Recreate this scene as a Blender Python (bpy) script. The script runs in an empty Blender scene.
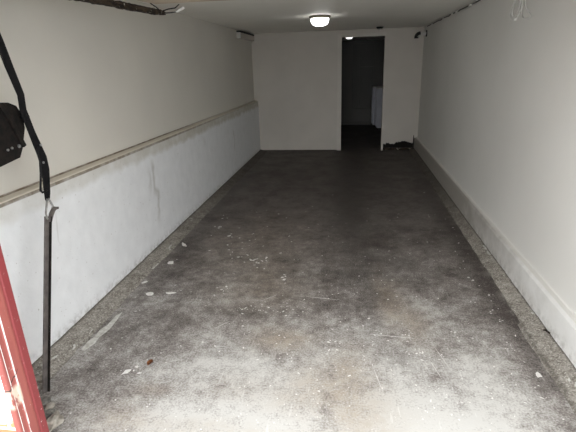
import bpy, bmesh, math, random
from mathutils import Vector, Matrix, noise
random.seed(7)
C = bpy.context.scene.collection
PI = math.pi

# ------------------------------------------------------------------ helpers
def tag(o, label=None, cat=None, group=None, kind=None):
    if label: o['label'] = label
    if cat: o['category'] = cat
    if group: o['group'] = group
    if kind: o['kind'] = kind
    return o

def empty(name, loc, label, cat, group=None):
    o = bpy.data.objects.new(name, None)
    o.empty_display_size = 0.05
    C.objects.link(o)
    o.location = loc
    return tag(o, label, cat, group)

def link(name, bm, mat, parent=None, smooth=False, bevel=0):
    """bm is in world coordinates; parents are unrotated empties or meshes at the origin"""
    bmesh.ops.recalc_face_normals(bm, faces=bm.faces[:])
    me = bpy.data.meshes.new(name)
    bm.to_mesh(me); bm.free()
    if smooth:
        for p in me.polygons: p.use_smooth = True
    o = bpy.data.objects.new(name, me)
    C.objects.link(o)
    me.materials.append(mat)
    if parent is not None:
        base = Vector((0, 0, 0)); p = parent
        while p is not None:
            base += p.location; p = p.parent
        me.transform(Matrix.Translation(-base))
        o.parent = parent
    if bevel:
        m = o.modifiers.new('bevel', 'BEVEL'); m.width = bevel; m.segments = 2; m.limit_method = 'ANGLE'
    return o

def box(bm, x0, x1, y0, y1, z0, z1):
    v = [bm.verts.new(p) for p in ((x0,y0,z0),(x1,y0,z0),(x1,y1,z0),(x0,y1,z0),(x0,y0,z1),(x1,y0,z1),(x1,y1,z1),(x0,y1,z1))]
    for f in ((0,3,2,1),(4,5,6,7),(0,1,5,4),(1,2,6,5),(2,3,7,6),(3,0,4,7)):
        bm.faces.new([v[i] for i in f])
    return bm

def prism(bm, pts, axis, a0, a1):
    """2D outline pts extruded along axis (0 x: pts are (y,z); 1 y: (x,z); 2 z: (x,y))"""
    def P(p, a):
        return (a, p[0], p[1]) if axis == 0 else (p[0], a, p[1]) if axis == 1 else (p[0], p[1], a)
    A = [bm.verts.new(P(p, a0)) for p in pts]
    B = [bm.verts.new(P(p, a1)) for p in pts]
    n = len(pts)
    bm.faces.new(A); bm.faces.new(B[::-1])
    for i in range(n):
        bm.faces.new((A[i], B[i], B[(i+1) % n], A[(i+1) % n]))
    return bm

def tube(bm, pts, r, seg=8, cap=True):
    pts = [Vector(p) for p in pts]
    rs = r if isinstance(r, (list, tuple)) else [r]*len(pts)
    rings = []
    up = Vector((0.123, 0.31, 0.94)).normalized()
    for i, p in enumerate(pts):
        d = (pts[min(i+1, len(pts)-1)] - pts[max(i-1, 0)]).normalized()
        a = (up - d*up.dot(d))
        if a.length < 1e-3: a = Vector((1, 0, 0)) - d*d.x
        a.normalize(); b = d.cross(a); up = a
        rings.append([bm.verts.new(p + (a*math.cos(2*PI*k/seg) + b*math.sin(2*PI*k/seg))*rs[i]) for k in range(seg)])
    for i in range(len(rings)-1):
        for k in range(seg):
            bm.faces.new((rings[i][k], rings[i][(k+1) % seg], rings[i+1][(k+1) % seg], rings[i+1][k]))
    if cap:
        bm.faces.new(rings[0][::-1]); bm.faces.new(rings[-1])
    return bm

def lathe(bm, prof, c, seg=32):
    """profile (r,z) turned about the vertical through c"""
    rings = []
    for r, z in prof:
        if r < 1e-5: rings.append([bm.verts.new((c[0], c[1], c[2]+z))])
        else: rings.append([bm.verts.new((c[0]+r*math.cos(2*PI*k/seg), c[1]+r*math.sin(2*PI*k/seg), c[2]+z)) for k in range(seg)])
    for a, b in zip(rings, rings[1:]):
        for k in range(seg):
            k2 = (k+1) % seg
            if len(a) == 1 and len(b) == 1: continue
            if len(a) == 1: bm.faces.new((a[0], b[k], b[k2]))
            elif len(b) == 1: bm.faces.new((a[k], a[k2], b[0]))
            else: bm.faces.new((a[k], a[k2], b[k2], b[k]))
    return bm

def strip(bm, line, w, x0, x1, widths=None):
    """flat bar lying in a plane of constant x that follows a (y,z) centre line; mitred bends"""
    n = len(line); L = []; Rr = []
    for i, (y, z) in enumerate(line):
        a = Vector(line[max(i-1, 0)]); b = Vector(line[i]); c = Vector(line[min(i+1, n-1)])
        d1 = (b-a).normalized() if i > 0 else (c-b).normalized()
        d2 = (c-b).normalized() if i < n-1 else d1
        m = (d1+d2).normalized(); nn = Vector((-m.y, m.x))
        ww = (widths[i] if widths else w)/2/max(.5, m.dot(d1))
        L.append((y+nn.x*ww, z+nn.y*ww)); Rr.append((y-nn.x*ww, z-nn.y*ww))
    return prism(bm, L + Rr[::-1], 0, x0, x1)

def blob(bm, c, s, seed=0, sub=2, rough=.35):
    r = bmesh.ops.create_icosphere(bm, subdivisions=sub, radius=1)
    for v in r['verts']:
        k = 1 + rough*noise.noise(v.co*1.3 + Vector((seed*7.1, seed*3.3, 0))) + rough*.5*noise.noise(v.co*3.1 + Vector((seed, 0, seed*2)))
        v.co = Vector((v.co.x*s[0]*k, v.co.y*s[1]*k, v.co.z*s[2]*k)) + Vector(c)
    return bm

XL, XLU, ZL = -1.778, -1.855, .978
XR, XRU, ZR = 1.196, 1.2446, .245
# ------------------------------------------------------------------ materials
def srgb(r, g, b):
    f = lambda c: (c/255/12.92) if c/255 <= .04045 else ((c/255+.055)/1.055)**2.4
    return (f(r), f(g), f(b), 1)

class NT:
    def __init__(s, name):
        s.m = bpy.data.materials.new(name); s.m.use_nodes = True
        s.t = s.m.node_tree; s.b = s.t.nodes['Principled BSDF']
        s.co = s.t.nodes.new('ShaderNodeNewGeometry').outputs['Position']
    def n(s, typ, **kw):
        o = s.t.nodes.new(typ)
        for k, v in kw.items():
            if k in o.inputs.keys(): s.put(o.inputs[k], v)
            else: setattr(o, k, v)
        return o
    def put(s, inp, v):
        if hasattr(v, 'is_linked') or isinstance(v, bpy.types.NodeSocket): s.t.links.new(v, inp)
        else: inp.default_value = v
    def noise(s, scale, detail=4, rough=.55, vec=None, dist=0):
        o = s.n('ShaderNodeTexNoise'); s.put(o.inputs['Vector'], vec or s.co)
        o.inputs['Scale'].default_value = scale; o.inputs['Detail'].default_value = detail
        o.inputs['Roughness'].default_value = rough; o.inputs['Distortion'].default_value = dist
        return o.outputs['Fac']
    def stretch(s, sc):
        o = s.n('ShaderNodeMapping'); s.put(o.inputs['Vector'], s.co); o.inputs['Scale'].default_value = sc
        return o.outputs['Vector']
    def ramp(s, f, a, b, lo=0, hi=1):
        o = s.n('ShaderNodeMapRange'); o.clamp = True
        s.put(o.inputs['Value'], f)
        for k, v in (('From Min', a), ('From Max', b), ('To Min', lo), ('To Max', hi)): s.put(o.inputs[k], v)
        return o.outputs['Result']
    def math(s, op, a, b=0):
        o = s.n('ShaderNodeMath', operation=op); s.put(o.inputs[0], a); s.put(o.inputs[1], b)
        return o.outputs[0]
    def mix(s, f, a, b):
        o = s.n('ShaderNodeMix', data_type='RGBA'); s.put(o.inputs[0], f); s.put(o.inputs[6], a); s.put(o.inputs[7], b)
        return o.outputs[2]
    def xyz(s):
        o = s.n('ShaderNodeSeparateXYZ'); s.put(o.inputs[0], s.co); return o.outputs
    def bump(s, h, strength=.3, dist=.01):
        o = s.n('ShaderNodeBump'); s.put(o.inputs['Height'], h)
        o.inputs['Strength'].default_value = strength; o.inputs['Distance'].default_value = dist
        s.t.links.new(o.outputs['Normal'], s.b.inputs['Normal'])
    def out(s, col, rough=.8, metal=0, spec=.3):
        s.put(s.b.inputs['Base Color'], col); s.put(s.b.inputs['Roughness'], rough)
        s.b.inputs['Metallic'].default_value = metal
        s.b.inputs['Specular IOR Level'].default_value = spec
        return s.m

def simple(name, c1, c2=None, scale=20, rough=.6, metal=0, bump=0, spec=.4):
    s = NT(name); c2 = c2 or tuple(v*.8 for v in c1[:3]) + (1,)
    n = s.noise(scale)
    if bump: s.bump(n, bump, .004)
    return s.out(s.mix(s.ramp(n, .35, .65), c1, c2), rough, metal, spec)

def g(v, w=0): return (v*(1+w), v, v*(1-w), 1)

def mat_wall_left():
    s = NT('wall_left_paint'); X = s.xyz()
    n1 = s.noise(1.3, 3); n2 = s.noise(9, 4); n3 = s.noise(60, 2)
    upper = s.mix(s.ramp(n1, .3, .7), (.66, .632, .572, 1), (.62, .594, .542, 1))
    lower = s.mix(s.ramp(n2, .3, .75), (.80, .81, .82, 1), (.73, .74, .75, 1))
    # old unpainted strip just under the ledge, with a wandering lower edge
    wob = s.noise(4, 3)
    edge = s.math('ADD', s.ramp(wob, .3, .7, .84, .89), 0)
    m = s.math('MULTIPLY', s.ramp(s.math('SUBTRACT', X[2], edge), -.02, .03), s.ramp(X[1], 2.2, 5, .45, .95))
    lower = s.mix(s.math('MULTIPLY', m, s.ramp(n2, .3, .6, .6, .95)), lower, (.50, .47, .40, 1))
    # run marks
    for y0, z0, z1, w, k in ((3.72, .22, .86, .045, .5), (3.62, .5, .8, .05, .3), (6.6, .35, .75, .03, .35), (2.3, .55, .83, .012, .3), (5.2, .66, .82, .05, .3)):
        d = s.math('ABSOLUTE', s.math('SUBTRACT', s.math('ADD', X[1], s.ramp(s.noise(5, 2), .3, .7, -.04, .04)), y0))
        mm = s.math('MULTIPLY', s.ramp(d, w, 0, 0, k), s.math('MULTIPLY', s.ramp(X[2], z0, z0+.12), s.ramp(X[2], z1, z1-.1)))
        lower = s.mix(mm, lower, (.33, .31, .26, 1))
    # damp, flaking foot of the wall
    dirt = s.math('MULTIPLY', s.ramp(X[2], .11, .0), s.ramp(s.noise(22, 5, .7), .42, .62))
    lower = s.mix(s.math('MULTIPLY', dirt, .75), lower, (.2, .185, .16, 1))
    spots = s.ramp(s.noise(45, 2, .5), .70, .73)
    lower = s.mix(s.math('MULTIPLY', spots, .6), lower, (.35, .3, .27, 1))
    col = s.mix(s.ramp(X[2], .964, .966), lower, (.66, .61, .52, 1))          # bare ledge
    crack = s.math('MULTIPLY', s.ramp(s.noise(14, 3), .35, .6, .6, .95), s.ramp(X[1], 6.5, 4.2, .25, 1))
    col = s.mix(s.math('MULTIPLY', s.ramp(X[2], .9772, .9778), 1), col, s.mix(crack, upper, (.19, .14, .09, 1)))
    col = s.mix(s.ramp(X[2], .985, .988), col, upper)
    lip = s.math('MULTIPLY', s.ramp(X[2], .948, .952), s.ramp(X[2], .970, .967))
    col = s.mix(s.math('MULTIPLY', lip, crack), col, (.2, .165, .12, 1))
    s.bump(s.math('ADD', s.math('MULTIPLY', n2, .8), s.math('MULTIPLY', n3, .25)), .22, .012)
    return s.out(col, .62, 0, .3)

def mat_wall_right():
    s = NT('wall_right_paint'); X = s.xyz()
    n1 = s.noise(1.1, 3); n2 = s.noise(8, 4); n3 = s.noise(70, 2)
    col = s.mix(s.ramp(n1, .3, .7), (.73, .715, .68, 1), (.68, .665, .63, 1))
    low = s.mix(s.ramp(n2, .3, .7), (.74, .73, .71, 1), (.68, .67, .645, 1))
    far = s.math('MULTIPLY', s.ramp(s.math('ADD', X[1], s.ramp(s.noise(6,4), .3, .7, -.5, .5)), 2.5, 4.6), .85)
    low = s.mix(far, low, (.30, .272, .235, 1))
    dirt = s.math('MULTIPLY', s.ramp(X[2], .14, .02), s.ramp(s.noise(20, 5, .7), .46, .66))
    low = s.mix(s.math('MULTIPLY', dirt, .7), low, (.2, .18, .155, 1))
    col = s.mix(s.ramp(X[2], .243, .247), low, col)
    s.bump(s.math('ADD', n2, s.math('MULTIPLY', n3, .3)), .18, .012)
    return s.out(col, .55, 0, .35)

def plaster(name, c, rough=.7, k=.9):
    s = NT(name); n1 = s.noise(1.7, 3); n2 = s.noise(26, 3)
    s.bump(n2, .12, .006)
    return s.out(s.mix(s.ramp(n1, .3, .7), c, tuple(v*k for v in c[:3]) + (1,)), rough, 0, .3)

def mat_floor():
    s = NT('floor_concrete'); X = s.xyz()
    at = s.n('ShaderNodeVertexColor'); at.layer_name = 'wear_falloff'
    sp = s.n('ShaderNodeSeparateColor'); s.put(sp.inputs[0], at.outputs['Color'])
    wear_falloff, brown, oil = sp.outputs[0], sp.outputs[1], sp.outputs[2]
    n1 = s.noise(3.2, 6, .68, dist=.4); n2 = s.noise(17, 5, .7); n3 = s.noise(95, 3, .6)
    comb = s.math('ADD', s.math('MULTIPLY', n1, .28), s.math('ADD', s.math('MULTIPLY', n2, .38), s.math('MULTIPLY', n3, .42)))
    f = s.math('ADD', wear_falloff, s.math('MULTIPLY', s.math('SUBTRACT', comb, .54), s.ramp(X[1], 3, 5, 3.4, 2.0)))
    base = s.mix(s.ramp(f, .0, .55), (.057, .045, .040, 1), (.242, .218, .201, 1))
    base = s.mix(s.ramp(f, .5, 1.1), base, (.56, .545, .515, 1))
    bf = s.math('MULTIPLY', brown, s.ramp(n2, .3, .6, .25, 1))
    base = s.mix(s.math('MULTIPLY', bf, .8), base, (.33, .255, .175, 1))
    base = s.mix(s.math('MULTIPLY', oil, s.ramp(n1, .3, .6, .5, 1)), base, (.035, .03, .026, 1))
    # fine pale grit
    grit = s.math('MULTIPLY', s.ramp(s.noise(150, 1, .5), .66, .72), s.ramp(s.noise(5, 3), .4, .6, .1, .9))
    base = s.mix(s.math('MULTIPLY', grit, s.ramp(wear_falloff, .1, .6, .1, .8)), base, (.72, .71, .68, 1))
    # scuff lines drawn along the drive
    sc = s.noise(6, 2, .5, s.stretch((9, 1.0, 1)))
    base = s.mix(s.math('MULTIPLY', s.ramp(sc, .66, .70), s.ramp(wear_falloff, .3, .8, 0, .3)), base, (.75, .74, .71, 1))
    s.bump(s.math('ADD', n2, s.math('MULTIPLY', n3, .5)), .25, .006)
    return s.out(base, s.ramp(n2, .3, .7, .5, .75), 0, .35)

def mat_kerb(name, dx=0):
    s = NT(name); X = s.xyz()
    n1 = s.noise(7, 6, .72, dist=.5); n2 = s.noise(38, 4, .7); n4 = s.noise(110, 2, .6)
    c = s.mix(s.ramp(s.math('ADD', s.math('MULTIPLY', n1, .5), s.math('ADD', s.math('MULTIPLY', n2, .45), s.math('MULTIPLY', n4, .55))), .60, .92), (.13, .113, .095, 1), (.45, .42, .375, 1))
    c = s.mix(s.math('MULTIPLY', s.ramp(n4, .60, .68), .55), c, (.66, .64, .59, 1))
    peel = s.ramp(s.noise(4.5, 5, .7, s.stretch((2, .7, 1))), .62, .635)
    c = s.mix(s.math('MULTIPLY', peel, s.ramp(X[1], 6, 3, .2, .7)), c, (.68, .67, .63, 1))
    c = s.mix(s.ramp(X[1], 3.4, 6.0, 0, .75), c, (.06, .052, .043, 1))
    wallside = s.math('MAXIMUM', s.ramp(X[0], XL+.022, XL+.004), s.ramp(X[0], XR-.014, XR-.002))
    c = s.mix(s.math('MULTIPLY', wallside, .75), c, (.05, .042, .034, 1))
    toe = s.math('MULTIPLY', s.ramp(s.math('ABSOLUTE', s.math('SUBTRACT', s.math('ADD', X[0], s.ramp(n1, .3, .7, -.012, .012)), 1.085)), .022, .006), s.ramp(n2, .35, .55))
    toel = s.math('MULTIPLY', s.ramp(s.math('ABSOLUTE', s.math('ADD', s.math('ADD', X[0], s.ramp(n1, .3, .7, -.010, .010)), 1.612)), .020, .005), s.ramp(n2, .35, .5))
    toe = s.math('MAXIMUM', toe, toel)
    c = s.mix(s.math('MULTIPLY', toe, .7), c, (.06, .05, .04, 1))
    s.bump(s.math('ADD', n1, s.math('MULTIPLY', n2, .5)), .35, .008)
    return s.out(c, .85, 0, .2)

def mat_brick():
    s = NT('whitewashed_brick'); X = s.xyz()
    b = s.n('ShaderNodeTexBrick')
    cx = s.n('ShaderNodeCombineXYZ'); s.put(cx.inputs[0], s.math('ADD', X[0], X[1])); s.put(cx.inputs[1], X[2])
    s.put(b.inputs['Vector'], cx.outputs[0])
    b.inputs['Scale'].default_value = 1; b.inputs['Brick Width'].default_value = .22; b.inputs['Row Height'].default_value = .075
    b.inputs['Mortar Size'].default_value = .008; b.inputs['Mortar Smooth'].default_value = .2
    b.inputs['Color1'].default_value = (.50, .17, .075, 1); b.inputs['Color2'].default_value = (.60, .25, .12, 1)
    b.inputs['Mortar'].default_value = (.75, .74, .72, 1)
    wear_falloff = s.ramp(s.math('ADD', X[2], s.ramp(s.noise(9, 3), .3, .7, -.03, .03)), .345, .355)
    s.bump(s.math('ADD', b.outputs['Fac'], s.noise(40)), .3, .005)
    return s.out(s.mix(wear_falloff, b.outputs['Color'], (.86, .87, .88, 1)), .7)

def mat_red():
    s = NT('red_gloss_paint'); X = s.xyz()
    n = s.noise(9, 5, .65, s.stretch((1, 1, .35))); n2 = s.noise(30, 4, .7, s.stretch((1, 1, .3)))
    c = s.mix(s.ramp(n, .3, .7), (.24, .062, .054, 1), (.31, .093, .078, 1))
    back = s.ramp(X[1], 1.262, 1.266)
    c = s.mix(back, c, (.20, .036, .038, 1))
    # paint worn off the arrises and flaked patches
    ln = s.math('MAXIMUM', s.ramp(s.math('ABSOLUTE', s.math('SUBTRACT', X[1], 1.2195)), .0036, .002),
                s.ramp(s.math('ABSOLUTE', s.math('SUBTRACT', X[1], 1.1895)), .003, .0015))
    ln = s.math('MULTIPLY', ln, s.ramp(n2, .36, .46))
    c = s.mix(ln, c, (.85, .84, .82, 1))
    pk = s.math('MULTIPLY', s.ramp(s.math('ABSOLUTE', s.math('SUBTRACT', X[2], .44)), .05, .03),
                s.math('MULTIPLY', s.ramp(X[1], 1.228, 1.222), s.ramp(n2, .42, .5)))
    c = s.mix(pk, c, (.60, .47, .38, 1))
    fl = s.math('MULTIPLY', s.ramp(s.noise(55, 3, .6), .66, .69), s.ramp(X[2], .45, .2, .15, 1))
    c = s.mix(fl, c, (.78, .74, .70, 1))
    # dark split across the timber
    cr = s.ramp(s.math('ABSOLUTE', s.math('SUBTRACT', X[2], s.math('ADD', s.ramp(X[1], 1.18, 1.25, .482, .56), s.ramp(n2, .3, .7, -.008, .008)))), .004, .002)
    cr = s.math('MULTIPLY', cr, s.ramp(X[1], 1.236, 1.232))
    c = s.mix(s.math('MULTIPLY', cr, .9), c, (.03, .02, .018, 1))
    s.bump(n2, .2, .004)
    return s.out(c, .45, 0, .3)

def emit(name, col, strength):
    s = NT(name); s.b.inputs['Emission Color'].default_value = col; s.b.inputs['Emission Strength'].default_value = strength
    return s.out((.8, .8, .78, 1), .4)

def mat_rotten():
    s = NT('rotten_timber'); n = s.noise(14, 6, .75, s.stretch((3, .6, 3)), .6)
    c = s.mix(s.ramp(n, .42, .58), (.006, .005, .004, 1), (.06, .042, .027, 1))
    c = s.mix(s.ramp(s.noise(30, 3, .6), .62, .68), c, (.45, .42, .37, 1))
    s.bump(n, .8, .01)
    return s.out(c, .9)

M = dict(
    wl=mat_wall_left(), wr=mat_wall_right(), floor=mat_floor(), kerb=mat_kerb('kerb_concrete'), brick=mat_brick(), red=mat_red(),
    wb=plaster('partition_paint', (.58, .54, .49, 1)), wb_trim=plaster('partition_trim_paint', (.62, .58, .53, 1)),
    ceil=plaster('ceiling_paint', (.87, .85, .785, 1), .6, .95), dark=plaster('void_shade', (.012, .010, .009, 1), .9),
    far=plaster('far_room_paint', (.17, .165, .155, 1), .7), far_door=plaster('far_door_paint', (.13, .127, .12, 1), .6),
    drive=simple('driveway_concrete', (.50, .49, .47, 1), (.42, .41, .39, 1), 6, .85, bump=.2),
    black=simple('black_steel', (.004, .004, .005, 1), (.010, .009, .010, 1), 40, .6, 0, 0, .2),
    rustblack=simple('rusty_black_steel', (.004, .004, .004, 1), (.016, .012, .010, 1), 35, .65, 0, .4, .2),
    bolt=simple('zinc_bolt', (.55, .55, .55, 1), (.4, .4, .4, 1), 60, .35, .8),
    steel=simple('weathered_steel', (.105, .092, .088, 1), (.17, .15, .14, 1), 26, .5, .35, .3),
    wire=simple('galvanised_wire', (.32, .31, .30, 1), (.2, .19, .18, 1), 50, .45, .6),
    white=simple('white_plastic', (.74, .73, .70, 1), (.66, .65, .62, 1), 18, .45),
    offwhite=simple('grey_white_plastic', (.56, .55, .52, 1), (.48, .47, .45, 1), 18, .5),
    appliance=simple('white_enamel', (.62, .62, .68, 1), (.56, .56, .62, 1), 5, .3),
    brass=simple('dull_brass', (.20, .18, .13, 1), (.13, .115, .085, 1), 30, .4, .6),
    door=simple('beige_door_paint', (.62, .52, .40, 1), (.56, .47, .36, 1), 7, .7, bump=.2),
    rotten=mat_rotten(),
    plaster_chunk=simple('broken_plaster', (.42, .39, .34, 1), (.24, .215, .18, 1), 28, .9, bump=.6),
    whitewash=simple('peeled_whitewash', (.62, .61, .57, 1), (.40, .38, .34, 1), 30, .85),
    grey_rubble=simple('grey_rubble', (.26, .25, .22, 1), (.12, .11, .10, 1), 35, .9, bump=.6),
    chip=simple('white_paint_chip', (.80, .78, .75, 1), (.68, .66, .62, 1), 40, .6),
    leaf=simple('dry_leaf', (.34, .13, .05, 1), (.20, .075, .03, 1), 60, .7),
    rubber=simple('black_rubber', (.012, .012, .012, 1), (.03, .03, .03, 1), 30, .6),
    lamp=emit('lamp_glass', (1, .98, .94, 1), 9.0), lamp2=emit('far_lamp_glass', (1, .98, .95, 1), 2.0),
)

# ------------------------------------------------------------------ the room
XL, XLU, ZL = -1.778, -1.855, .978
XR, XRU, ZR = 1.196, 1.2446, .245
ZC, Y0, YB, YF = 2.169, 1.20, 8.573, 12.35

def fbm(x, y, sc, o=4):
    v = 0; a = 1; t = 0
    for i in range(o):
        v += a*noise.noise(Vector((x*sc, y*sc, 3.7*i))); t += a; a *= .55; sc *= 2.1
    return v/t

# floor: dirt and worn patches, with daylight falloff painted in, as a colour attribute
SPOTS_WEAR_LIGHT = [(-.3, 2.3, .6, .3, .10), (-.4, 2.02, .7, .12, .08),   # x, y, rx, ry, amount; first spot paints in extra daylight
    (-.55, 1.62, .42, .22, .42), (.30, 1.70, .34, .25, .45), (.75, 1.85, .35, .4, .22), (-.1, 1.5, 1.4, .22, .18), (-.45, 1.95, .35, .2, .12),
    (.45, 2.35, .5, .5, .10), (-1.30, 1.65, .2, .3, -.10), (-1.3, 2.2, .28, .45, -.16), (-.45, 2.55, .3, .15, -.10),
    (.95, 1.9, .12, .5, .0), (1.03, 3.2, .09, 1.2, -.3), (1.04, 2.2, .06, .6, -.24), (-.9, 1.78, .3, .06, -.14), (.05, 2.9, .4, .3, -.08)]
SPOTS_BROWN = [(-.35, 2.3, .16, .10, .8), (-.15, 1.95, .22, .16, .5), (-.52, 2.32, .12, .10, .5), (.02, 2.05, .12, .25, .45), (-.7, 1.55, .5, .05, .45), (.42, 2.55, .10, .22, .65),
    (.3, 2.9, .09, .35, .6), (-.9, 3.9, .5, .8, .25), (-.6, 2.9, .3, .3, .3), (.05, 1.75, .25, .2, .45), (-.62, 1.85, .15, .1, .4), (.22, 3.1, .06, .3, .3), (-1.0, 1.8, .1, .05, .5), (-.7, 3.2, .35, .7, .16), (-.3, 1.75, .2, .1, .3), (.1, 1.65, .15, .15, .4), (-1.08, 1.58, .12, .12, .5)]
SPOTS_OIL = [(.02, 5.0, .22, 1.3, .75), (.06, 7.4, .28, 1.6, .85), (.2, 3.7, .30, .6, .40), (-.02, 3.2, .30, .14, .35), (.15, 2.75, .07, .35, .3), (.3, 2.2, .10, .10, .25), (-.75, 2.55, .2, .1, .2), (1.02, 5.4, .12, 2.2, .45), (-.3, 6.4, 1.0, 1.2, .12), (.6, 4.6, .4, .8, .12), (-1.5, 3.7, .12, .35, .35),
    (-1.55, 5.6, .08, 2, .35), (.45, 3.35, .25, .12, .15), (-.1, 3.1, .3, .25, .12)]
def spots(L, x, y):
    v = 0
    for cx, cy, rx, ry, a in L:
        d = ((x-cx)/rx)**2 + ((y-cy)/ry)**2
        if d < 9: v += a*math.exp(-d)
    return v
def build_floor():
    nx, ny = 92, 260
    ys = [Y0 + (YF+.05-Y0)*(j/ny)**1.35 for j in range(ny+1)]
    xs = [-1.95 + 3.30*i/nx for i in range(nx+1)]
    me = bpy.data.meshes.new('floor')
    vs = [(x, y, 0) for y in ys for x in xs]
    fs = [(j*(nx+1)+i, j*(nx+1)+i+1, (j+1)*(nx+1)+i+1, (j+1)*(nx+1)+i) for j in range(ny) for i in range(nx)]
    me.from_pydata(vs, [], fs)
    ca = me.color_attributes.new('wear_falloff', 'FLOAT_COLOR', 'POINT')
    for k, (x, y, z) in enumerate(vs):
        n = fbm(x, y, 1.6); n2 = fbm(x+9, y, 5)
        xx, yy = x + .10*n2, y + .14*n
        fd = max(.3, min(1, 1-(y-3)/3)); w = .28 + .41*math.exp(-(max(0, y-1.2)/1.95)**2) - .14*min(1, max(0, y-3)/3) + (.34*n + .34*n2 + .22*fbm(x, y+5, 14, 3))*fd + spots(SPOTS_WEAR_LIGHT, xx, yy)  # pale toward the opening, dark deep inside: daylight falloff painted into the colour
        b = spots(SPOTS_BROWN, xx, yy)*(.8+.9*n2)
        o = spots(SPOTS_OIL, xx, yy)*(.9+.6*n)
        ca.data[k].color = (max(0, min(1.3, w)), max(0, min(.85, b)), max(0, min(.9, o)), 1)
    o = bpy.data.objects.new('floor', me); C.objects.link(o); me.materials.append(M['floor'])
    tag(o, kind='structure')
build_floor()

# kerbs: a rough concrete fillet along each side wall
def kerb(name, side):
    bm = bmesh.new(); n = 190; m = 7; rows = []
    for j in range(n+1):
        y = 1.32 + (YB-.01-1.32)*(j/n)**1.25
        row = []
        wob = .022*fbm(0, y+side*20, 2.3) + .014*fbm(5, y, 9)
        for i in range(m+1):
            t = i/m
            if side < 0:
                x = XL-.01 + t*(.162 + wob + (.02 if y < 2.6 else 0)); z = .034*(1-t)**.8
            else:
                x = XR+.01 - t*(.115 + wob + (.03 if y < 2.6 else 0)); z = .046*(1-t)**.8
            if 0 < i < m: z += .012*fbm(x*3+side, y*3, 3, 3)
            z = max(z, .001) if i < m else -.004
            row.append(bm.verts.new((x, y, z)))
        rows.append(row)
    for j in range(n):
        for i in range(m):
            bm.faces.new((rows[j][i], rows[j][i+1], rows[j+1][i+1], rows[j+1][i]))
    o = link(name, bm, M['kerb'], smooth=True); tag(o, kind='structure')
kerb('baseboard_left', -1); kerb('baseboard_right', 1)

def struct(name, bm, mat, **k):
    return tag(link(name, bm, mat, **k), kind='structure')

prof = [(-2.05, -.02), (XL, -.02), (XL, .962), (XL-.006, .974), (XLU, ZL), (XLU, 2.30), (-2.05, 2.30)]
struct('wall_left', prism(bmesh.new(), prof, 1, 1.42, YB+.06), M['wl'])
prof = [(1.45, -.02), (XR, -.02), (XR, .226), (XR+.014, ZR), (XRU-.006, ZR+.002), (XRU, ZR+.008), (XRU, 2.30), (1.45, 2.30)]
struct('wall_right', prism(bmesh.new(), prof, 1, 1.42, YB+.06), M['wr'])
struct('ceiling', box(bmesh.new(), -2.05, 1.45, 1.18, YF+.1, ZC, 2.30), M['ceil'])

# partition: outer boards with a shadow gap at the foot and a ragged hole at the right
rag = [(.612, .0), (.612, .128), (.64, .130), (.655, .112), (.67, .150), (.70, .140), (.72, .150), (.735, .128), (.76, .124), (.80, .130), (.815, .118), (.835, .136), (.85, .158), (.868, .164), (.88, .146), (.90, .172),
       (.92, .160), (.945, .166), (.96, .182), (.99, .176), (1.02, .184), (1.035, .168), (1.06, .172), (1.075, .150), (1.09, .165), (1.11, .146), (1.14, .150), (1.150, .132), (1.166, .15), (1.168, .285), (1.182, .29), (1.186, .235), (XRU+.02, .235)]
out = [(XLU-.02, .018), (-.195, .018), (-.195, 2.052), (.578, 2.052), (.578, .0)] + rag + [(XRU+.02, ZC), (XLU-.02, ZC)]
struct('wall_back', prism(bmesh.new(), out, 1, YB, YB+.02), M['wb'])
inner = [(-2.05, -.01), (-.195, -.01), (-.195, 2.052), (.578, 2.052), (.578, -.01), (1.45, -.01), (1.45, ZC), (-2.05, ZC)]
struct('wall_back_inner', prism(bmesh.new(), inner, 1, YB+.075, YB+.10), M['dark'])  # near-black sheet stands in for the shade inside the ragged hole
bm = bmesh.new(); box(bm, .64, 1.20, YB+.012, YB+.07, -.01, .045); struct('trim_1', bm, M['rotten'])            # sole plate in the hole
def frame_piece(name, a): struct(name, box(bmesh.new(), *a), M['wb_trim'], bevel=.003)
frame_piece('trim_2', (-.268, -.190, YB-.012, YB+.10, .006, 2.055))
frame_piece('trim_3', (.574, .604, YB-.012, YB+.10, .0, 2.055))
frame_piece('trim_4', (-.268, .604, YB-.010, YB+.10, 2.0475, 2.105))

# room behind the partition
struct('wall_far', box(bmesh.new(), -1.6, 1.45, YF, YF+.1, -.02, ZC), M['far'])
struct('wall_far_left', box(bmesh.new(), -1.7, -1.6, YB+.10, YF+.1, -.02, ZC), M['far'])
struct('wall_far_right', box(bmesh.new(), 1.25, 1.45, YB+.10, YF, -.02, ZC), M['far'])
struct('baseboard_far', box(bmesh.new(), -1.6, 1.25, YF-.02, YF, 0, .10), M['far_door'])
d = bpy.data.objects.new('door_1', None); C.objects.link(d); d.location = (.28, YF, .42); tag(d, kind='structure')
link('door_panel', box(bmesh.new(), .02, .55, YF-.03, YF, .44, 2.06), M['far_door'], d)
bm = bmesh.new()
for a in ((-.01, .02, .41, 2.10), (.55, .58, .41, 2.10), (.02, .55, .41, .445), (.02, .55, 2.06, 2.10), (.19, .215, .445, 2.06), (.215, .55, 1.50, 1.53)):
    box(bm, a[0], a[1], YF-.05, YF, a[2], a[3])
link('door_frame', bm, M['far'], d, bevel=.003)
link('door_rail', box(bmesh.new(), -.30, -.01, YF-.04, YF, 1.47, 1.53), M['far'], d)

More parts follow.
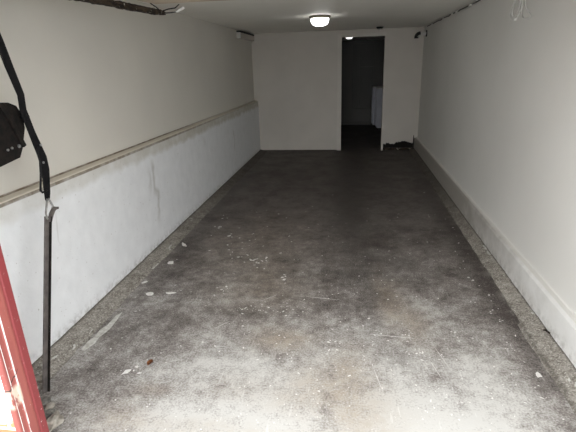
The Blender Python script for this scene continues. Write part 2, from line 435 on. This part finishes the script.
# front wall around the garage opening (outer face is whitewashed brick) and the drive
bm = bmesh.new()
out = [(-4.2, -.02), (-1.262, -.02), (-1.262, 2.02), (1.10, 2.02), (1.10, -.02), (3.6, -.02), (3.6, 2.75), (-4.2, 2.75)]
prism(bm, out, 1, 1.18, 1.290)
back = [(-4.2, -.02), (-1.41, -.02), (-1.41, 2.02), (1.10, 2.02), (1.10, -.02), (3.6, -.02), (3.6, 2.75), (-4.2, 2.75)]
prism(bm, back, 1, 1.290, 1.42)
struct('wall_front', bm, M['brick'])
struct('driveway', box(bmesh.new(), -9, 9, -10, Y0, -.06, -.004), M['drive'])

# ------------------------------------------------------------------ door post and door gear
t = empty('door_post', (-1.28, 1.24, 0), 'red gloss painted timber door post with chipped white arrises at the garage opening', 'door post')
pl = [(-1.262, 1.176), (-1.243, 1.176), (-1.240, 1.180), (-1.240, 1.190), (-1.246, 1.193), (-1.246, 1.213), (-1.240, 1.217), (-1.240, 1.256), (-1.243, 1.262),
      (-1.243, 1.268), (-1.239, 1.272), (-1.239, 1.302), (-1.262, 1.304)]
link('post', prism(bmesh.new(), pl, 2, 0, 2.02), M['red'], t)

xb = -1.570                                       # plane of the door gear
def on(y, z, x=xb):                                # carry a point seen in the x=-1.658 plane to the plane x
    k = x/-1.658
    return (y*k, 1.6+(z-1.6)*k)
G = 'left hand gear of the overhead garage door'
t = empty('lever_arm', (xb, 2.0, 1.0), 'bent black steel lever arm of the garage door, hanging in front of the left wall', 'lever arm')
arm = [(1.860, 1.955), (1.888, 1.865), (1.926, 1.734), (1.948, 1.640), (1.985, 1.505), (1.978, 1.435), (2.005, 1.320), (2.044, 1.186), (2.045, 1.124), (2.022, 1.010), (2.012, .968)]
link('arm', strip(bmesh.new(), arm, .045, xb-.004, xb+.004, [.047, .047, .047, .047, .041, .040, .042, .054, .054, .042, .028]), M['black'], t, bevel=.001)
loop = [(xb+.012, y, z) for y, z in [(2.016, 1.258), (1.998, 1.222), (2.004, 1.178), (1.990, 1.118), (1.962, 1.036), (1.972, 1.022), (2.010, 1.024)]]
link('catch_rod', tube(bmesh.new(), loop, .0055), M['black'], t, smooth=True)
def bolt(y, z, r, par, x=xb+.004):
    bm = bmesh.new(); tube(bm, [(x-.002, y, z), (x+.005, y, z)], r, 6)
    return link('bolt', bm, M['bolt'], par)
bolt(2.042, 1.254, .0065, t); bolt(2.034, 1.165, .006, t)
for b in [o for o in t.children if o.name.startswith('bolt')]: b['label'] = 'dull zinc bolt head'

t = empty('pivot_bracket', (-1.60, 1.87, 1.21), 'black steel pivot bracket plate bolted beside the bent lever arm, cut by the left edge', 'bracket')
plate = [(1.70, 1.455), (1.803, 1.462), (1.879, 1.478), (1.928, 1.474), (1.975, 1.455), (2.004, 1.405), (2.000, 1.345), (1.956, 1.254), (1.926, 1.213), (1.795, 1.196), (1.70, 1.205)]
link('plate', prism(bmesh.new(), plate, 0, -1.606, -1.598), M['rustblack'], t, bevel=.0015)
link('stiffener', strip(bmesh.new(), [(1.860, 1.468), (1.905, 1.40), (1.958, 1.262)], .022, -1.598, -1.583), M['rustblack'], t, bevel=.002)
for y, z, r in ((1.855, 1.263, .006), (1.883, 1.267, .006), (1.931, 1.268, .009)): bolt(y, z, r, t, -1.597)
bm = bmesh.new(); tube(bm, [(-1.604, 1.99, 1.400), (-1.560, 1.99, 1.400)], .011, 12)
link('pivot_pin', bm, M['black'], t)

t = empty('connecting_bar', (xb, 1.69, 0), 'upright grey brown steel bar reaching from the floor kerb up to the black lever arm', 'steel bar')
a, b = Vector((xb, 1.686, .012)), Vector((xb, 1.981, .890))
d = (b-a).normalized(); nrm = Vector((0, d.z, -d.y))
def chan(bm, p0, p1, w, x0, x1):
    v = []
    for p in (p0, p1):
        for sx, sn in ((x0, -1), (x1, -1), (x1, 1), (x0, 1)):
            v.append(bm.verts.new((p.x+sx, p.y+nrm.y*sn*w/2, p.z+nrm.z*sn*w/2)))
    for f in ((0,1,2,3), (7,6,5,4), (0,4,5,1), (1,5,6,2), (2,6,7,3), (3,7,4,0)): bm.faces.new([v[i] for i in f])
    return bm
link('bar', chan(bmesh.new(), a, b, .031, -.004, .004), M['steel'], t, bevel=.001)
bm = bmesh.new(); o_ = nrm*.0165
chan(bm, a+o_, b+o_, .005, -.004, .016); link('flange', bm, M['rustblack'], t)
hk = [(xb+.006, y, z) for y, z in [(2.004, .980), (1.972, .910), (1.973, .885), (1.985, .865)]]
link('wire_link', tube(bmesh.new(), hk, .0052), M['wire'], t, smooth=True)
hk = [(xb+.006, y, z) for y, z in [(2.014, .978), (2.034, .930), (2.018, .905), (1.992, .878)]]
link('wire_link', tube(bmesh.new(), hk, .0052), M['wire'], t, smooth=True)
link('hook_lever', strip(bmesh.new(), [(1.984, .860), (2.008, .893), (2.036, .915), (2.055, .912), (2.072, .908)], .014, xb+.004, xb+.012, [.028, .030, .026, .014, .012]), M['steel'], t, bevel=.001)

# the up-and-over door, open above the camera
t = empty('garage_door', (-.15, 2.2, 1.96), 'beige overhead garage door standing open under the ceiling at the top edge', 'garage door')
def dz(y): return 1.950 + (y-1.3)*.0425
bm = bmesh.new(); x0, x1, ya, yb = -1.36, 1.10, 1.44, 3.22
v = [bm.verts.new(p) for p in ((x0, ya, dz(ya)), (x1, ya, dz(ya)), (x1, yb, dz(yb)), (x0, yb, dz(yb)), (x0, ya, dz(ya)+.03), (x1, ya, dz(ya)+.03), (x1, yb, dz(yb)+.03), (x0, yb, dz(yb)+.03))]
for f in ((0,3,2,1),(4,5,6,7),(0,1,5,4),(1,2,6,5),(2,3,7,6),(3,0,4,7)): bm.faces.new([v[i] for i in f])
link('door_leaf', bm, M['door'], t)
# rotten side batten, ragged along its length, hanging a little below the leaf
bm = bmesh.new(); rings = []
N = 60
for i in range(N+1):
    s_ = i/N; y = 1.62 + (3.43-1.62)*s_
    zc = 1.947 + (y-1.62)*.0262
    w1 = .021*(1+.35*fbm(y, 1, 6)) ; hh = .017*(1+.55*fbm(y, 4, 7))*(1 if s_ < .96 else .7)
    cx = -1.40 + .006*fbm(y, 8, 3)
    rings.append([bm.verts.new((cx+sx*w1*(1+.25*noise.noise(Vector((y*22, sx*3, sz)))), y, zc+sz*hh*(1+.4*noise.noise(Vector((y*25, sx, sz*5)))))) for sx, sz in ((-1,-1),(0,-1.1),(1,-1),(1,0),(1,1),(0,1.05),(-1,1),(-1,0))])
for i in range(N):
    for k in range(8): bm.faces.new((rings[i][k], rings[i][(k+1) % 8], rings[i+1][(k+1) % 8], rings[i+1][k]))
bm.faces.new(rings[0][::-1]); bm.faces.new(rings[-1])
o = link('side_batten', bm, M['rotten'], t); o['label'] = 'dark rotten side batten of the door'
for pts in ([(-1.40, 3.40, 2.005), (-1.36, 3.43, 2.022), (-1.31, 3.45, 2.030), (-1.275, 3.44, 2.052)],
            [(-1.395, 3.42, 1.995), (-1.35, 3.44, 1.998), (-1.31, 3.46, 2.004), (-1.30, 3.46, 2.016)],
            [(-1.40, 3.40, 2.005), (-1.42, 3.36, 2.03), (-1.45, 3.33, 2.055)]):
    link('loose_wire', tube(bmesh.new(), pts, .004, 6), M['black'], t, smooth=True)
bm = bmesh.new()
v0 = [(-1.312, 3.45, 2.006), (-1.300, 3.452, 1.998), (-1.235, 3.45, 2.022), (-1.248, 3.448, 2.036)]
A = [bm.verts.new(p) for p in v0]; B = [bm.verts.new((p[0], p[1]+.004, p[2])) for p in v0]
bm.faces.new(A); bm.faces.new(B[::-1])
for i in range(4): bm.faces.new((A[i], B[i], B[(i+1) % 4], A[(i+1) % 4]))
o = link('tag', bm, M['white'], t); o['label'] = 'small white tag at the batten end'

# ------------------------------------------------------------------ fittings
def ceiling_lamp(c, sc, mat, label):
    t = empty('ceiling_lamp', c, label, 'ceiling lamp')
    link('base', lathe(bmesh.new(), [(0, 0), (.130*sc, 0), (.134*sc, -.006), (.134*sc, -.016), (.118*sc, -.026), (.112*sc, -.030), (0, -.030)], c, 40), M['brass'], t, smooth=True)
    link('glass_shade', lathe(bmesh.new(), [(.110*sc, -.030), (.112*sc, -.050*sc), (.104*sc, -.078*sc), (.086*sc, -.100*sc), (.058*sc, -.113*sc), (.02*sc, -.117*sc), (0, -.117*sc)], c, 40), mat, t, smooth=True)
    link('finial', lathe(bmesh.new(), [(0, -.115*sc), (.010*sc, -.116*sc), (.012*sc, -.124*sc), (.006*sc, -.131*sc), (0, -.132*sc)], c, 16), M['brass'], t, smooth=True)
    return t
ceiling_lamp((-.405, 5.95, ZC), 1.0, M['lamp'], 'lit round flush ceiling lamp with a dark rim, in the middle of the garage ceiling')
ceiling_lamp((-.068, 9.95, ZC), .72, M['lamp2'], 'small lit lamp glimpsed at the top of the dark doorway')
c = (.452, 8.15, ZC)
t = empty('lamp_holder', c, 'small dark round fitting on the ceiling above the doorway corner', 'ceiling fitting')
link('rose', lathe(bmesh.new(), [(0, 0), (.060, 0), (.060, -.014), (.040, -.030), (0, -.030)], c, 24), M['black'], t, smooth=True)
link('socket', lathe(bmesh.new(), [(0, -.028), (.026, -.028), (.028, -.052), (.020, -.055), (0, -.055)], c, 20), M['offwhite'], t, smooth=True)

# pelmet-like box in the far left corner, under the ceiling
t = empty('corner_box', (-1.83, 8.0, 2.03), 'pale boxed casing high in the far left corner with a dark gap above', 'wall box')
link('casing', box(bmesh.new(), XLU, XLU+.060, 7.50, YB, 2.045, 2.128), M['wb'], t, bevel=.003)
link('end_cap', box(bmesh.new(), XLU, XLU+.064, 7.475, 7.505, 2.040, 2.130), M['offwhite'], t, bevel=.003)
link('gap_shade_strip', box(bmesh.new(), XLU, XLU+.062, 7.475, YB, 2.131, 2.152), M['black'], t)  # black strip painted in for the shaded gap between casing and ceiling

# short waste pipe with an elbow out of the right wall
t = empty('waste_pipe', (XRU, 8.28, 2.03), 'short pale pipe stub with a dark elbow mouth high in the far right corner', 'pipe')
link('pipe', tube(bmesh.new(), [(XRU, 8.28, 2.045), (1.17, 8.28, 2.045), (1.13, 8.28, 2.047)], .030, 20), M['offwhite'], t, smooth=True)
pts = [(1.135 - .062*math.sin(a_), 8.28-.01*math.sin(a_), 1.985+.062*math.cos(a_)) for a_ in [k*PI/2/8 for k in range(9)]] + [(1.073, 8.27, 1.972)]
link('elbow', tube(bmesh.new(), pts, [.033]*9+[.036], 20), M['rubber'], t, smooth=True)
link('liner', tube(bmesh.new(), [(1.11, 8.245, 2.015), (1.125, 8.24, 1.99)], .026, 16), M['offwhite'], t, smooth=True)
link('wall_flange', tube(bmesh.new(), [(XRU, 8.28, 2.045), (XRU-.014, 8.28, 2.045)], .052, 24), M['black'], t)

# white coiled cable pinned high on the right wall
t = empty('cable_coil', (XRU-.01, 3.8, 1.9), 'loops of white cable hanging high on the right wall at the top edge', 'cable')
def loop_pts(pts, x):  # smooth closed-ish spline
    out = []
    n = len(pts)
    for i in range(n-1):
        p0 = pts[max(i-1, 0)]; p1 = pts[i]; p2 = pts[i+1]; p3 = pts[min(i+2, n-1)]
        for k in range(6):
            s_ = k/6
            q = [0.5*((2*p1[j]) + (-p0[j]+p2[j])*s_ + (2*p0[j]-5*p1[j]+4*p2[j]-p3[j])*s_*s_ + (-p0[j]+3*p1[j]-3*p2[j]+p3[j])*s_**3) for j in (0, 1)]
            out.append((x, q[0], q[1]))
    out.append((x, pts[-1][0], pts[-1][1])); return out
hang = (3.80, 2.12)
for pts, dx in (([hang, (3.93, 2.03), (4.02, 1.95), (3.97, 1.89), (3.86, 1.885), (3.78, 1.95), (3.77, 2.05), hang], .012),
                ([hang, (3.90, 2.02), (3.95, 1.94), (3.90, 1.90), (3.82, 1.93), (3.79, 2.03), hang], .017),
                ([hang, (3.72, 2.00), (3.66, 1.93), (3.55, 1.875), (3.66, 1.870), (3.74, 1.90), (3.76, 2.0), hang], .014)):
    link('cable_loop', tube(bmesh.new(), loop_pts(pts, XRU-dx), .0045, 6), M['white'], t, smooth=True)
link('cable_tie', tube(bmesh.new(), [(XRU-.004, 3.87, 1.885), (XRU-.024, 3.87, 1.885)], .011, 8), M['white'], t)
link('hook', tube(bmesh.new(), [(XRU, 3.80, 2.125), (XRU-.03, 3.80, 2.125), (XRU-.032, 3.80, 2.14)], .005, 8), M['bolt'], t, smooth=True)

# thin cable clipped along the joint of the right wall and ceiling
bm = bmesh.new()
pts = [(XRU-.010, 8.2-4.9*i/60, ZC-.014-.010*abs(math.sin(i*.55))*(.4+.6*noise.noise(Vector((i*.31, 0, 0)))**2) - .006*(i % 7 == 0)) for i in range(61)]
tube(bm, pts, .006, 8)
cable = tag(link('cable', bm, M['black'], smooth=True), 'thin dark cable in pale clips along the joint of right wall and ceiling', 'cable')
for i in (6, 17, 24, 27, 35, 41, 47, 52):
    p = pts[i]
    k_ = link('clip', box(bmesh.new(), XRU-.022, XRU, p[1]-.05, p[1]+.05, p[2]-.011, p[2]+.011), M['white'], cable, bevel=.003)
    k_['label'] = 'pale cable clip'

# the two white appliances in the far room
def appliance(x0, y0, y1, label):
    t = empty('appliance', ((x0+1.24)/2, (y0+y1)/2, 0), label, 'appliance')
    link('body', box(bmesh.new(), x0+.03, 1.23, y0, y1, .05, .995), M['appliance'], t, bevel=.006)
    link('top', box(bmesh.new(), x0+.01, 1.235, y0-.004, y1, .996, 1.02), M['white'], t, bevel=.004)
    link('door', box(bmesh.new(), x0, x0+.028, y0+.004, y1-.004, .09, .99), M['appliance'], t, bevel=.006)
    link('plinth', box(bmesh.new(), x0+.06, 1.22, y0+.02, y1-.02, 0, .05), M['black'], t)
appliance(.60, 11.36, 11.90, 'white waist high appliance in the dark back room, nearer of the two')
appliance(.535, 11.915, 12.325, 'white waist high appliance against the far wall, behind the nearer one')

# ------------------------------------------------------------------ rubble, leaf, paint chips
def lump(name, c, s, seed, mat, label, cat, rough=.5, group=None):
    o = link(name, blob(bmesh.new(), (c[0], c[1], c[2]), s, seed, 3, rough), mat)
    return tag(o, label, cat, group)
lump('plaster_chunk', (-1.385, 1.485, .022), (.036, .058, .026), 3, M['plaster_chunk'], 'biggest pale lump of broken plaster at the foot of the red door post', 'rubble')
lump('plaster_chunk', (-1.478, 1.600, .010), (.018, .030, .012), 5, M['plaster_chunk'], 'pale plaster lump just behind the biggest one, beside the steel bar foot', 'rubble')
lump('plaster_chunk', (-1.620, 1.745, .050), (.030, .028, .018), 8, M['plaster_chunk'], 'small pale plaster piece lying on the kerb behind the steel bar', 'rubble')
lump('stone', (-1.528, 1.625, .012), (.030, .030, .014), 11, M['grey_rubble'], 'dark grey stone against the foot of the steel bar', 'rubble')
lump('stone', (-1.445, 1.545, .012), (.026, .034, .015), 14, M['grey_rubble'], 'grey stone between the biggest plaster lump and the steel bar', 'rubble')
bm = bmesh.new()
lp = [(0, -.5), (.22, -.28), (.34, .02), (.26, .34), (.02, .62), (-.22, .36), (-.33, .04), (-.2, -.26)]
vs = [bm.verts.new((-1.125+x*.050, 1.985+y*.050, .006+.010*abs(x)+.004*y)) for x, y in lp]; cv = bm.verts.new((-1.125, 1.988, .004))
for i in range(8): bm.faces.new((cv, vs[i], vs[(i+1) % 8]))
bmesh.ops.solidify(bm, geom=bm.faces[:], thickness=.0015)
tag(link('dry_leaf', bm, M['leaf']), 'small dry brown leaf lying on the floor near the front left', 'leaf')
bm = bmesh.new(); tube(bm, [(1.185, 2.415, .058), (1.165, 2.43, .070), (1.150, 2.435, .066)], [.005, .007, .003], 8)
tag(link('twig', bm, M['rotten']), 'tiny dark twig end stuck on the right kerb by the wall', 'twig')

def chip_mesh(bm, x, y, rx, ry, seed, rot=0, h=.002, z=0.0):
    rnd = random.Random(seed); n = rnd.randint(6, 10)
    pts = []
    for k in range(n):
        a = 2*PI*k/n + rnd.uniform(-.25, .25); r = rnd.uniform(.55, 1.1)
        px, py = rx*r*math.cos(a), ry*r*math.sin(a)
        pts.append((x+px*math.cos(rot)-py*math.sin(rot), y+px*math.sin(rot)+py*math.cos(rot)))
    prism(bm, pts, 2, z+.0004, z+h)
    return bm
CH = [(-1.481, 2.770, .040, .024, 'broad white paint flake on the floor near the left kerb, nearest of the flakes there'),
      (-1.326, 2.799, .038, .014, 'slim white paint flake to the right of the broad flake by the left kerb'),
      (-1.541, 3.317, .030, .030, 'oval white paint flake touching the edge of the left kerb'),
      (-1.569, 3.720, .018, .060, 'long thin white paint flake lying along the left kerb edge'),
      (-1.605, 2.940, .028, .014, 'small white paint flake on the foot of the left kerb, behind the broad flake'),
      (-1.222, 1.905, .027, .014, 'white paint crumb left of the brown leaf, largest of its cluster'),
      (1.012, 2.100, .024, .014, 'small white paint flake on the floor near the front of the right kerb')]
for i, (x, y, rx, ry, lab) in enumerate(CH):
    o = link('paint_flake', chip_mesh(bmesh.new(), x, y, rx*1.15, ry*1.25, i+3, .2*i, .003, .004 if x < -1.56 else 0), M['chip'])
    tag(o, lab, 'paint flake', 'white paint flakes on the floor')
# specks of splashed paint: nobody could count them
bm = bmesh.new(); rnd = random.Random(21)
for cx, cy, sx, sy, n, r in ((-1.22, 1.91, .035, .03, 7, .007), (-1.08, 2.01, .04, .03, 3, .006), (-.075, 2.24, .035, .045, 14, .0055), (.32, 2.40, .16, .02, 8, .004), (-.75, 3.42, .06, .07, 16, .009),
        (-.962, 2.85, .03, .05, 8, .008), (-.91, 3.43, .05, .08, 6, .008), (-.52, 3.12, .03, .03, 4, .010), (-1.35, 4.33, .06, .10, 6, .012), (-1.08, 3.85, .07, .18, 10, .011),
        (-.5, 2.45, .35, .3, 60, .0045), (-.2, 2.0, .6, .35, 90, .0035), (.35, 2.2, .4, .5, 80, .0035), (.8, 2.4, .15, .6, 40, .004), (-.8, 2.8, .5, .6, 60, .004), (-1.0, 3.7, .35, .8, 40, .006),
        (.25, 3.3, .4, .8, 50, .004), (.98, 3.3, .06, .9, 36, .006), (-.5, 1.6, .5, .18, 60, .003), (.5, 1.9, .3, .25, 60, .003), (-.1, 4.6, .8, .6, 20, .006), (-.58, 2.62, .16, .05, 26, .005), (.42, 2.25, .05, .05, 12, .005)):
    for _ in range(n):
        x = rnd.gauss(cx, sx); y = rnd.gauss(cy, sy)
        if not (-1.58 < x < 1.04) or y < 1.45: continue
        k = rnd.uniform(.4, 1.25)
        chip_mesh(bm, x, y, 1.45*r*k*rnd.uniform(.7, 1.6), 1.45*r*k*rnd.uniform(.4, 1), rnd.randint(0, 9999), rnd.uniform(0, 3), .0012)
for x0, y0, x1, y1 in ((.14, 2.395, .40, 2.375), (.14, 2.10, .19, 1.86), (.46, 2.18, .50, 2.02), (-.62, 2.74, -.52, 2.84), (-.05, 2.80, -.30, 2.83), (.50, 2.34, .56, 2.10), (-.86, 2.36, -.78, 2.46)):
    dx, dy = x1-x0, y1-y0; L = math.hypot(dx, dy); px, py = -dy/L*.0006, dx/L*.0006
    prism(bm, [(x0, y0), (x0+dx*.5+px*2, y0+dy*.5+py*2), (x1, y1), (x0+dx*.5-px*2, y0+dy*.5-py*2)], 2, .0004, .0012)
tag(link('paint_specks', bm, M['chip']), 'fine white paint specks and scratches scattered over the concrete floor', 'paint specks', kind='stuff')
# peeled whitewash on the foot of the left kerb
bm = bmesh.new()
pp = [(-1.60, 2.065), (-1.575, 2.052), (-1.553, 2.13), (-1.560, 2.20), (-1.540, 2.29), (-1.548, 2.40), (-1.560, 2.50), (-1.580, 2.44), (-1.578, 2.33), (-1.598, 2.28), (-1.592, 2.20), (-1.606, 2.14)]
prism(bm, pp, 2, .003, .0075)
tag(link('peeled_paint_patch', bm, M['whitewash']), 'long pale peeled patch of whitewash at the foot of the left kerb', 'paint patch')

# ------------------------------------------------------------------ light: overcast sky through the open front, plus the lamps
w = bpy.data.worlds.new('sky'); bpy.context.scene.world = w; w.use_nodes = True
nt = w.node_tree; bg = nt.nodes['Background']
tc = nt.nodes.new('ShaderNodeTexCoord'); sx = nt.nodes.new('ShaderNodeSeparateXYZ'); cr = nt.nodes.new('ShaderNodeValToRGB')
nt.links.new(tc.outputs['Generated'], sx.inputs[0]); nt.links.new(sx.outputs['Z'], cr.inputs[0]); nt.links.new(cr.outputs[0], bg.inputs[0])
cr.color_ramp.elements[0].color = (.86, .88, .89, 1); cr.color_ramp.elements[1].color = (.44, .455, .47, 1)
bg.inputs[1].default_value = SKY = 7.3

# ------------------------------------------------------------------ camera
cam = bpy.data.cameras.new('camera'); co = bpy.data.objects.new('camera', cam); C.objects.link(co)
r = Vector((0.9902142, 0.1364230, -0.0294032)); u = Vector((-0.0166660, 0.3247828, 0.9456418)); f = Vector((-0.1385570, 0.9358979, -0.3238781))
m = Matrix((r, u, -f)).transposed().to_4x4(); m.translation = Vector((0, 0, 1.6))
co.matrix_world = m
cam.sensor_width = 36; cam.lens = 439.43/576*36; cam.clip_start = .02
sc = bpy.context.scene
sc.camera = co
sc.view_settings.view_transform = 'Standard'; sc.view_settings.look = 'None'
sc.view_settings.gamma = 1; sc.view_settings.use_curve_mapping = False
sc.view_settings.exposure = 0.0
